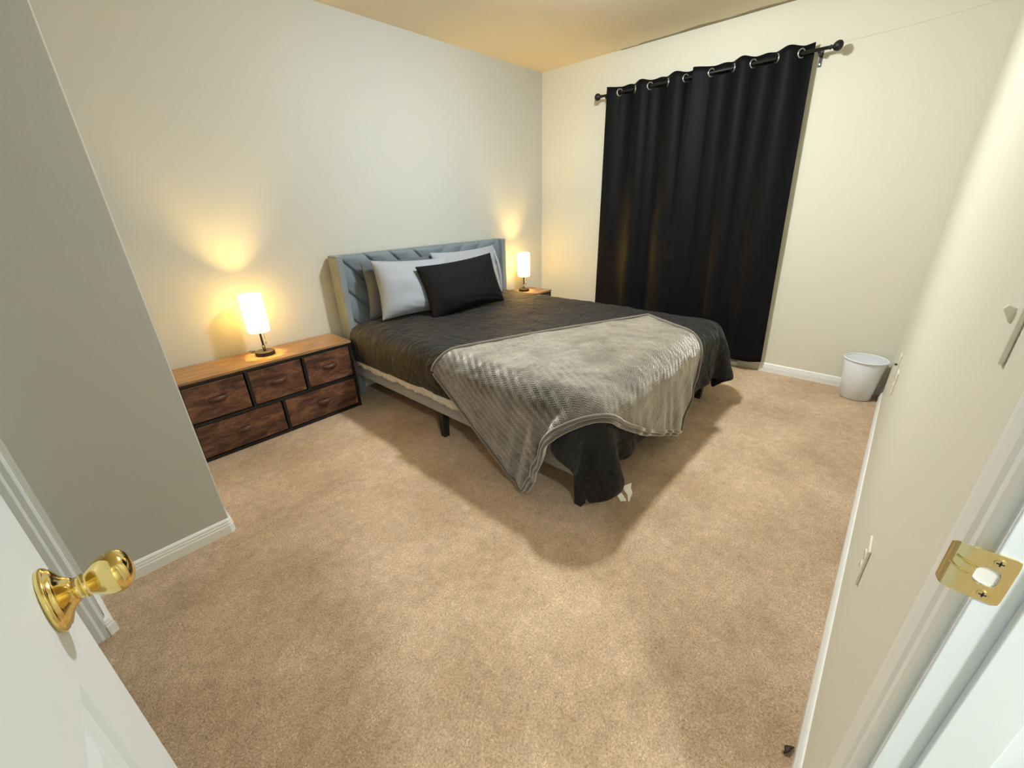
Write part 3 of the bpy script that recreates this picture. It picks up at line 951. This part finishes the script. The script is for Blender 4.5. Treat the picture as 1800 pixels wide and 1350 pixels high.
# two white care tags on its lowest corner
ci = (CP[4, 0] + CP[5, 0]) / 2
def tag_mesh(p, w_, h_, tip, tw):
    bm = nb()
    c, s_ = math.cos(tw), math.sin(tw)
    pts = [(-w_ / 2, 0), (w_ / 2, 0), (w_ / 2 * (1 - tip) + 0.006, -h_), (-w_ / 2 * (1 - tip) + 0.006, -h_ * 0.96)]
    vs = []
    for a, b in pts:
        vs.append(bm.verts.new((p[0] + a * c, p[1] + a * s_ + 0.15 * b, p[2] + b)))
    bm.faces.new(vs)
    bmesh.ops.subdivide_edges(bm, edges=bm.edges[:], cuts=3, use_grid_fill=True)
    for v in bm.verts:
        v.co.y += 0.006 * math.sin((v.co.z) * 90)
    return bm
for nm, p, w_, h_, tip, tw in (('care_tag', (ci[0] + 0.028, ci[1] - 0.024, ci[2] + 0.004), 0.050, 0.090, 0.85, -0.35), ('care_tag', (ci[0] - 0.030, ci[1] - 0.022, ci[2] - 0.010), 0.026, 0.035, 0.0, -0.7)):
    o = obj(nm, tag_mesh(p, w_, h_, tip, tw), M['label'], comf, kind='keep')
    s = o.modifiers.new('thick', 'SOLIDIFY'); s.thickness = 0.0012
    o['label'] = 'white sewn-in care tag'

# grey blanket laid over the foot end
CN = normals(CP)
if CN[25, 25, 2] < 0: CN = -CN
def refine(A):
    B = np.zeros((A.shape[0] * 2 - 1, A.shape[1], 3)); B[::2] = A; B[1::2] = (A[1:] + A[:-1]) / 2
    D = np.zeros((B.shape[0], B.shape[1] * 2 - 1, 3)); D[:, ::2] = B; D[:, 1::2] = (B[:, 1:] + B[:, :-1]) / 2
    return D
CPf = (refine(CP)[:, :70]).reshape(-1, 3); CNf = refine(CN)[:, :70].reshape(-1, 3)
CNf /= np.linalg.norm(CNf, axis=1, keepdims=True)
C2 = (CPf ** 2).sum(1)
def against_comforter(X, Xp):
    F_ = X.reshape(-1, 3)
    D2 = C2[None, :] - 2 * F_ @ CPf.T
    k = D2.argmin(1)
    nn = CNf[k]
    d_ = ((F_ - CPf[k]) * nn).sum(1)
    lat = np.linalg.norm(F_ - CPf[k], axis=1)
    pen = 0.036 - d_
    hit = (pen > 0) & (lat < 0.10)
    F2 = F_ + nn * np.where(hit, np.minimum(pen, 0.03), 0)[:, None]
    dX = F2 - Xp.reshape(-1, 3)
    tn = dX - nn * (dX * nn).sum(1, keepdims=True)
    F2 = F2 - tn * np.where(hit, 0.75, 0)[:, None]
    return F2.reshape(X.shape)
ANG = math.atan2(1.15 - 1.745, 2.70 - 1.24)
# u runs along the far edge from the left to the right, v towards the foot (negative side)
BL_, BW_ = 1.52, 1.0
u = np.linspace(0, BL_, 80); v = np.linspace(0, BW_, 50)
U_, V_ = np.meshgrid(u, v, indexing='ij')
V_ = V_ * (0.77 + 0.17 * U_ / BL_ + 0.10 * np.sin(PI * U_ / BL_) ** 2)
BUV = np.stack([U_, V_], -1)
U_ = U_ - 0.14 * V_
c, s_ = math.cos(ANG), math.sin(ANG)
A0 = (1.245, 1.775)
BP = np.stack([A0[0] + U_ * c + V_ * s_, A0[1] + U_ * s_ - V_ * c, np.full_like(U_, 0.63)], -1)
BP = drape(BP, 120, 8, 0.036, 0.30, bend=0.05, extra=against_comforter, squeeze=0.965, noise_amp=0.004)
BN = normals(BP)
if BN[40, 10, 2] < 0: BN = -BN
# hanging parts gather into soft pleats
hang = np.clip((0.50 - BP[..., 2]) / 0.22, 0, 1) ** 1.5
side = hang * np.clip(-BN[..., 0] * 1.6, 0, 1); foot = hang * np.clip(-BN[..., 1] * 1.6, 0, 1)
ph1 = (BP[..., 1] + 0.25 * (BP[..., 2] - 0.1) * np.sign(BP[..., 1] - 1.03)) * 2 * PI / 0.105
ph2 = (BP[..., 0] + 0.20 * BP[..., 2]) * 2 * PI / 0.125
near_tip = np.exp(-((BP[..., 1] - 1.06) / 0.16) ** 2)
BP = BP + BN * (0.012 * side * near_tip * (np.sin(ph1) ** 3 + 0.3) + 0.007 * foot * (np.sin(ph2 + 1.3 * np.sin(ph2 * 0.37)) + 1))[..., None]
blk = thing('throw_blanket', 'grey chevron-embossed fleece throw laid across the foot of the bed', 'blanket', (1.9, 1.2, 0.6))
up = BP + BN * 0.010
o = obj('upper_layer', grid_bm(up[:, :-1], BUV[:, :-1]), M['blanket'], blk, kind='keep', subsurf=2)
s = o.modifiers.new('thick', 'SOLIDIFY'); s.thickness = 0.008; s.offset = 1
o.modifiers.move(1, 0)
tb = bpy.data.textures.new('soft_folds', 'CLOUDS'); tb.noise_scale = 0.13; tb.noise_depth = 2
dm = o.modifiers.new('folds', 'DISPLACE'); dm.texture = tb; dm.strength = 0.016; dm.mid_level = 0.35; dm.texture_coords = 'LOCAL'
o = obj('lower_layer', grid_bm(BP, BUV), M['blanket'], blk, kind='keep', subsurf=2)
s = o.modifiers.new('thick', 'SOLIDIFY'); s.thickness = 0.007; s.offset = 1
o.modifiers.move(1, 0)
dm = o.modifiers.new('folds', 'DISPLACE'); dm.texture = tb; dm.strength = 0.016; dm.mid_level = 0.35; dm.texture_coords = 'LOCAL'
def hem(name, edge, r):
    bm = nb(); tube(bm, [tuple(p) for p in edge], r, 10)
    o = obj(name, bm, M['blanket_edge'], blk, smooth=True, subsurf=1)
    return o
loop = np.concatenate([up[:, 0], up[-1, 1:-1], up[::-1, -2][1:], up[0, -3:0:-1]])
hem('hem', loop + np.concatenate([BN[:, 0], BN[-1, 1:-1], BN[::-1, -2][1:], BN[0, -3:0:-1]]) * 0.004, 0.010)
hem('hem', BP[:, -1], 0.010)

# ------------------------------------------------------------------ pillows
def pillow(name, label, cat_mat, ctr, W_, H_, T_, rx, rz, ry=0, seed=0, open_side=0):
    t = thing(name, label, 'pillow', (ctr[0], ctr[1], ctr[2] - H_ / 2))
    R_ = Euler((rx, ry, rz)).to_matrix()
    n, m_ = 44, 34
    bm = nb()
    def pt(u, v, side):
        a, b = abs(u), abs(v)
        th = ((1 - a ** 3.2) ** 0.55) * ((1 - b ** 3.0) ** 0.55)
        # sides pull in between the corners
        x = u * W_ / 2 * (1 - 0.075 * (1 - b ** 2) * a ** 2)
        z = v * H_ / 2 * (1 - 0.085 * (1 - a ** 2) * b ** 2)
        slump = 1 + 0.22 * (-v) * (1 - a * a)
        wr = mnoise.noise(Vector((u * 2.2 + seed, v * 2.2, side * 3)))
        rad = 0.022 * math.sin(24 * (u * 0.35 + v) + 4 * wr) * max(0, -v - 0.25) * max(0.15, 0.5 + 0.6 * u) * (1 - b ** 8)
        y = -side * (th * T_ * 0.58 * slump + (wr * 0.012 + rad) * th)
        return Vector(ctr) + R_ @ Vector((x, y, z))
    grid = {}
    for side in (1, -1):
        for i in range(n + 1):
            for j in range(m_ + 1):
                u = math.sin((2 * i / n - 1) * PI / 2); v = math.sin((2 * j / m_ - 1) * PI / 2)
                edge = i in (0, n) or j in (0, m_)
                if edge and side == -1:
                    grid[side, i, j] = grid[1, i, j]
                else:
                    grid[side, i, j] = bm.verts.new(pt(u, v, side))
        for i in range(n):
            for j in range(m_):
                q = [grid[side, i, j], grid[side, i + 1, j], grid[side, i + 1, j + 1], grid[side, i, j + 1]]
                if side == -1: q = q[::-1]
                bm.faces.new(q)
    obj('cushion', bm, cat_mat, t, smooth=True, subsurf=1)
    if open_side:
        # loose open end of the pillowcase sticking out past the cushion
        bm = nb()
        rings = []
        for k in range(6):
            q = k / 5
            ring = []
            for a in range(40):
                th = 2 * PI * a / 40
                vz = math.sin(th); sgn = 1 if math.cos(th) > 0 else -1
                uu = open_side * (0.90 + 0.085 * q + 0.03 * abs(vz) ** 4 * q)
                gap = (0.050 * (1 - abs(vz) ** 2.2) * (1 - 0.15 * q) + 0.004) * abs(math.cos(th)) ** 0.5
                wr = 0.007 * mnoise.noise(Vector((q * 3, vz * 6 + seed, sgn)))
                p = Vector((uu * W_ / 2, -sgn * gap + wr, vz * H_ / 2 * (0.965 + 0.05 * q)))
                ring.append(bm.verts.new(Vector(ctr) + R_ @ p))
            rings.append(ring)
        for r1, r2 in zip(rings, rings[1:]):
            for a in range(40):
                bm.faces.new((r1[a], r1[(a + 1) % 40], r2[(a + 1) % 40], r2[a]))
        o = obj('pillowcase_hem', bm, cat_mat, t, smooth=True)
        s = o.modifiers.new('thick', 'SOLIDIFY'); s.thickness = 0.003
    return t
rd = math.radians
pillow('pillow', 'grey pillow with shade put into its colour, standing behind the light grey one at the left', M['shaded_pillow'], (1.790, 2.765, 0.765), 0.69, 0.41, 0.09, rd(-4), rd(1), rd(1), 11.0, 0)
pillow('pillow', 'light grey pillow leaning at the left of the black pillow', M['pillow'], (1.800, 2.628, 0.765), 0.66, 0.41, 0.17, rd(-12), rd(-2), rd(3), 1.0, 0)
pillow('pillow', 'light grey pillow at the right end of the headboard, mostly behind the black pillow', M['pillow'], (2.395, 2.710, 0.775), 0.72, 0.42, 0.15, rd(-14), rd(2), rd(0), 4.0, 1)
pillow('pillow', 'black pillow propped in front of the grey pillows', M['black_pillow'], (2.100, 2.452, 0.750), 0.70, 0.40, 0.17, rd(-20), rd(-5), rd(-3), 8.0, 0)

# ------------------------------------------------------------------ dressers
def dresser(name, label, x0, x1, y0, y1, H_, lower, upper, cat):
    t = thing(name, label, cat, ((x0 + x1) / 2, (y0 + y1) / 2, 0))
    p = 0.016
    zm = 0.232
    bm = nb()
    for xx in (x0, x1 - p):
        for yy in (y0, y1 - p):
            box(bm, xx, xx + p, yy, yy + p, 0, H_ - 0.015)
    for z in (0.003, zm - 0.008, H_ - 0.031):
        box(bm, x0 + p, x1 - p, y0, y0 + p, z, z + p)
        box(bm, x0 + p, x1 - p, y1 - p, y1, z, z + p)
        for xx in (x0, x1 - p):
            box(bm, xx, xx + p, y0 + p, y1 - p, z, z + p)
    for (a, b, za, zb) in [(l[1], None, 0.019, zm - 0.008) for l in lower[:-1]] + [(l[1], None, zm + 0.008, H_ - 0.031) for l in upper[:-1]]:
        box(bm, a + 0.008, a + 0.008 + p, y0, y0 + p, za, zb)
        box(bm, a + 0.008, a + 0.008 + p, y1 - p, y1, za, zb)
    obj('frame', bm, M['black_metal'], t, bevel=0.001)
    bm = nb()
    box(bm, x0 + p, x1 - p, y1 - 0.006, y1 - 0.003, 0.02, H_ - 0.03)
    box(bm, x0 + 0.003, x0 + 0.006, y0 + p, y1 - p, 0.02, H_ - 0.03)
    box(bm, x1 - 0.006, x1 - 0.003, y0 + p, y1 - p, 0.02, H_ - 0.03)
    obj('side_cloth', bm, M['black_leg'], t)
    obj('top_board', bx(x0 - 0.004, x1 + 0.004, y0 - 0.004, y1 + 0.002, H_ - 0.015, H_), M['top'], t, bevel=0.0015)
    for row, za, zb in ((lower, 0.024, zm - 0.012), (upper, zm + 0.013, H_ - 0.036)):
        for a, b in row:
            o = obj('drawer', bx(a, b, y0 + 0.004, y1 - 0.02, za, zb), M['drawer'], t, bevel=0.003, origin=(a + 0.37 * random.random(), y0, za - 0.3 * random.random()))
            xc, zc = (a + b) / 2, (za + zb) / 2 + 0.005
            bm = nb()
            hw = 0.048
            K = 16
            rows = []
            for k in range(K + 1):
                q = k / K * 2 - 1
                xx = xc + q * hw
                out = 0.004 - 0.020 * (1 - q * q)
                half = 0.0045 + 0.0105 * (1 - q * q) ** 0.7
                rows.append([bm.verts.new((xx, y0 + out, zc + half)), bm.verts.new((xx, y0 + out - 0.004 * (1 - q * q), zc)), bm.verts.new((xx, y0 + out, zc - half))])
            for r1, r2 in zip(rows, rows[1:]):
                bm.faces.new((r1[0], r1[1], r2[1], r2[0])); bm.faces.new((r1[1], r1[2], r2[2], r2[1]))
            hd = obj('drawer_pull', bm, M['pull'], o, smooth=True)
            s = hd.modifiers.new('thick', 'SOLIDIFY'); s.thickness = 0.003
            bm = nb()
            n_ = 20
            f = [bm.verts.new((xc + math.cos(2 * PI * k / n_) * hw * 0.93, y0 + 0.0034, zc - 0.004 + math.sin(2 * PI * k / n_) * 0.015)) for k in range(n_)]
            bm.faces.new(f)
            hs = obj('pull_recess', bm, M['slot'], o)
            s = hs.modifiers.new('thick', 'SOLIDIFY'); s.thickness = 0.0006; s.offset = 0
    return t
dresser('dresser', 'low dresser with rustic brown drawers in a black frame, left of the bed', 0.236, 1.214, 2.638, 2.928, 0.490,
        [(0.254, 0.706), (0.730, 1.196)], [(0.254, 0.552), (0.576, 0.874), (0.898, 1.196)], 'dresser')
dresser('nightstand', 'small wood-topped nightstand in the corner right of the bed', 3.005, 3.405, 2.600, 2.900, 0.495,
        [(3.023, 3.387)], [(3.023, 3.387)], 'nightstand')

# ------------------------------------------------------------------ bedside lamps
def lamp(label, x, y, z, cord_dx):
    t = thing('table_lamp', label, 'lamp', (x, y, z), 'matching bedside lamps')
    bm = nb(); lathe(bm, [(0, 0), (0.053, 0), (0.0545, 0.0015), (0.0545, 0.0225), (0.053, 0.024), (0, 0.024)], (x, y, z), seg=48)
    obj('base', bm, M['black_metal'], t, bevel=0.0012)
    bm = nb(); tube(bm, [(x, y, z + 0.023), (x, y, z + 0.225)], 0.0058, 14)
    lathe(bm, [(0.0058, 0.060), (0.0085, 0.062), (0.0085, 0.024)], (x, y, z), seg=16)
    obj('stem', bm, M['black_metal'], t, smooth=True)
    bm = nb(); lathe(bm, [(0.0150, 0.175), (0.0165, 0.180), (0.0165, 0.225), (0.013, 0.230)], (x, y, z), seg=20)
    obj('socket', bm, M['black_metal'], t, smooth=True)
    bm = nb()
    z0, z1, r = 0.150, 0.375, 0.060
    prof = [(r * 0.90, z0 - 0.002), (r * 0.965, z0), (r * 0.985, z0 + 0.006), (r, z0 + 0.016), (r, z1 - 0.012), (r * 0.985, z1 - 0.003), (r * 0.97, z1)]
    lathe(bm, prof, (x, y, z), seg=56)
    sh_ = obj('lamp_shade', bm, M['shade'], t, smooth=True, kind='keep')
    bm = nb()
    for a in (0.4, 0.4 + 2 * PI / 3, 0.4 + 4 * PI / 3):
        tube(bm, [(x + 0.014 * math.cos(a), y + 0.014 * math.sin(a), z + 0.185), (x + 0.057 * math.cos(a), y + 0.057 * math.sin(a), z + 0.160)], 0.0012, 6)
    obj('shade_spider', bm, M['black_metal'], t)
    bm = nb(); lathe(bm, [(0, 0.232), (0.012, 0.236), (0.020, 0.250), (0.0245, 0.268), (0.020, 0.288), (0.010, 0.297), (0, 0.299)], (x, y, z), seg=20)
    obj('bulb', bm, M['bulb'], t, smooth=True)
    # pull chains with a little pear-shaped weight
    px, py = x + 0.016, y - 0.012
    bm = nb(); tube(bm, [(px - 0.004, py + 0.003, z + 0.178), (px, py, z + 0.160), (px, py, z + 0.088)], 0.0011, 6)
    lathe(bm, [(0, 0.066), (0.004, 0.068), (0.0058, 0.074), (0.004, 0.083), (0.0015, 0.090), (0, 0.090)], (px, py, z), seg=14)
    obj('pull_chain', bm, M['chrome'], t, smooth=True)
    px, py = x - 0.022, y - 0.044
    bm = nb(); tube(bm, [(px, py, z + 0.205), (px, py, z + 0.152)], 0.0016, 6)
    obj('switch_cord', bm, M['black_metal'], t)
    bm = nb(); tube(bm, [(x - 0.03, y + 0.045, z + 0.006), (x - 0.05 + cord_dx * 0.2, y + 0.07, z + 0.010), (x + cord_dx * 0.5, y + 0.100, z + 0.004), (x + cord_dx, YH - 0.016, z + 0.004), (x + cord_dx, YH - 0.008, z - 0.08)], 0.0022, 8)
    obj('cord', bm, M['black_metal'], t, smooth=True)
    return t
lamp('lit white-shaded table lamp on the long dresser left of the bed', 0.735, 2.790, 0.490, -0.05)
lamp('lit white-shaded table lamp on the corner nightstand right of the bed', 3.200, 2.790, 0.495, -0.07)

# ------------------------------------------------------------------ waste bin
wb = thing('waste_bin', 'round white plastic waste bin in the far right corner', 'waste bin', (3.545, 0.012, 0))
bm = nb()
r0, r1, h = 0.088, 0.118, 0.285
lathe(bm, [(0, 0.002), (r0 - 0.008, 0.0), (r0, 0.006), (r1 - 0.003, h - 0.010), (r1 - 0.0055, h - 0.006), (r0 - 0.004, 0.010), (0, 0.008)], (3.545, 0.012, 0), seg=64)
obj('bucket', bm, M['bin'], wb, smooth=True)
bm = nb()
tube(bm, [(3.545 + r1 * math.cos(2 * PI * k / 64), 0.012 + r1 * math.sin(2 * PI * k / 64), h - 0.004) for k in range(64)], 0.0050, 10, closed=True)
obj('rim', bm, M['bin'], wb, smooth=True)
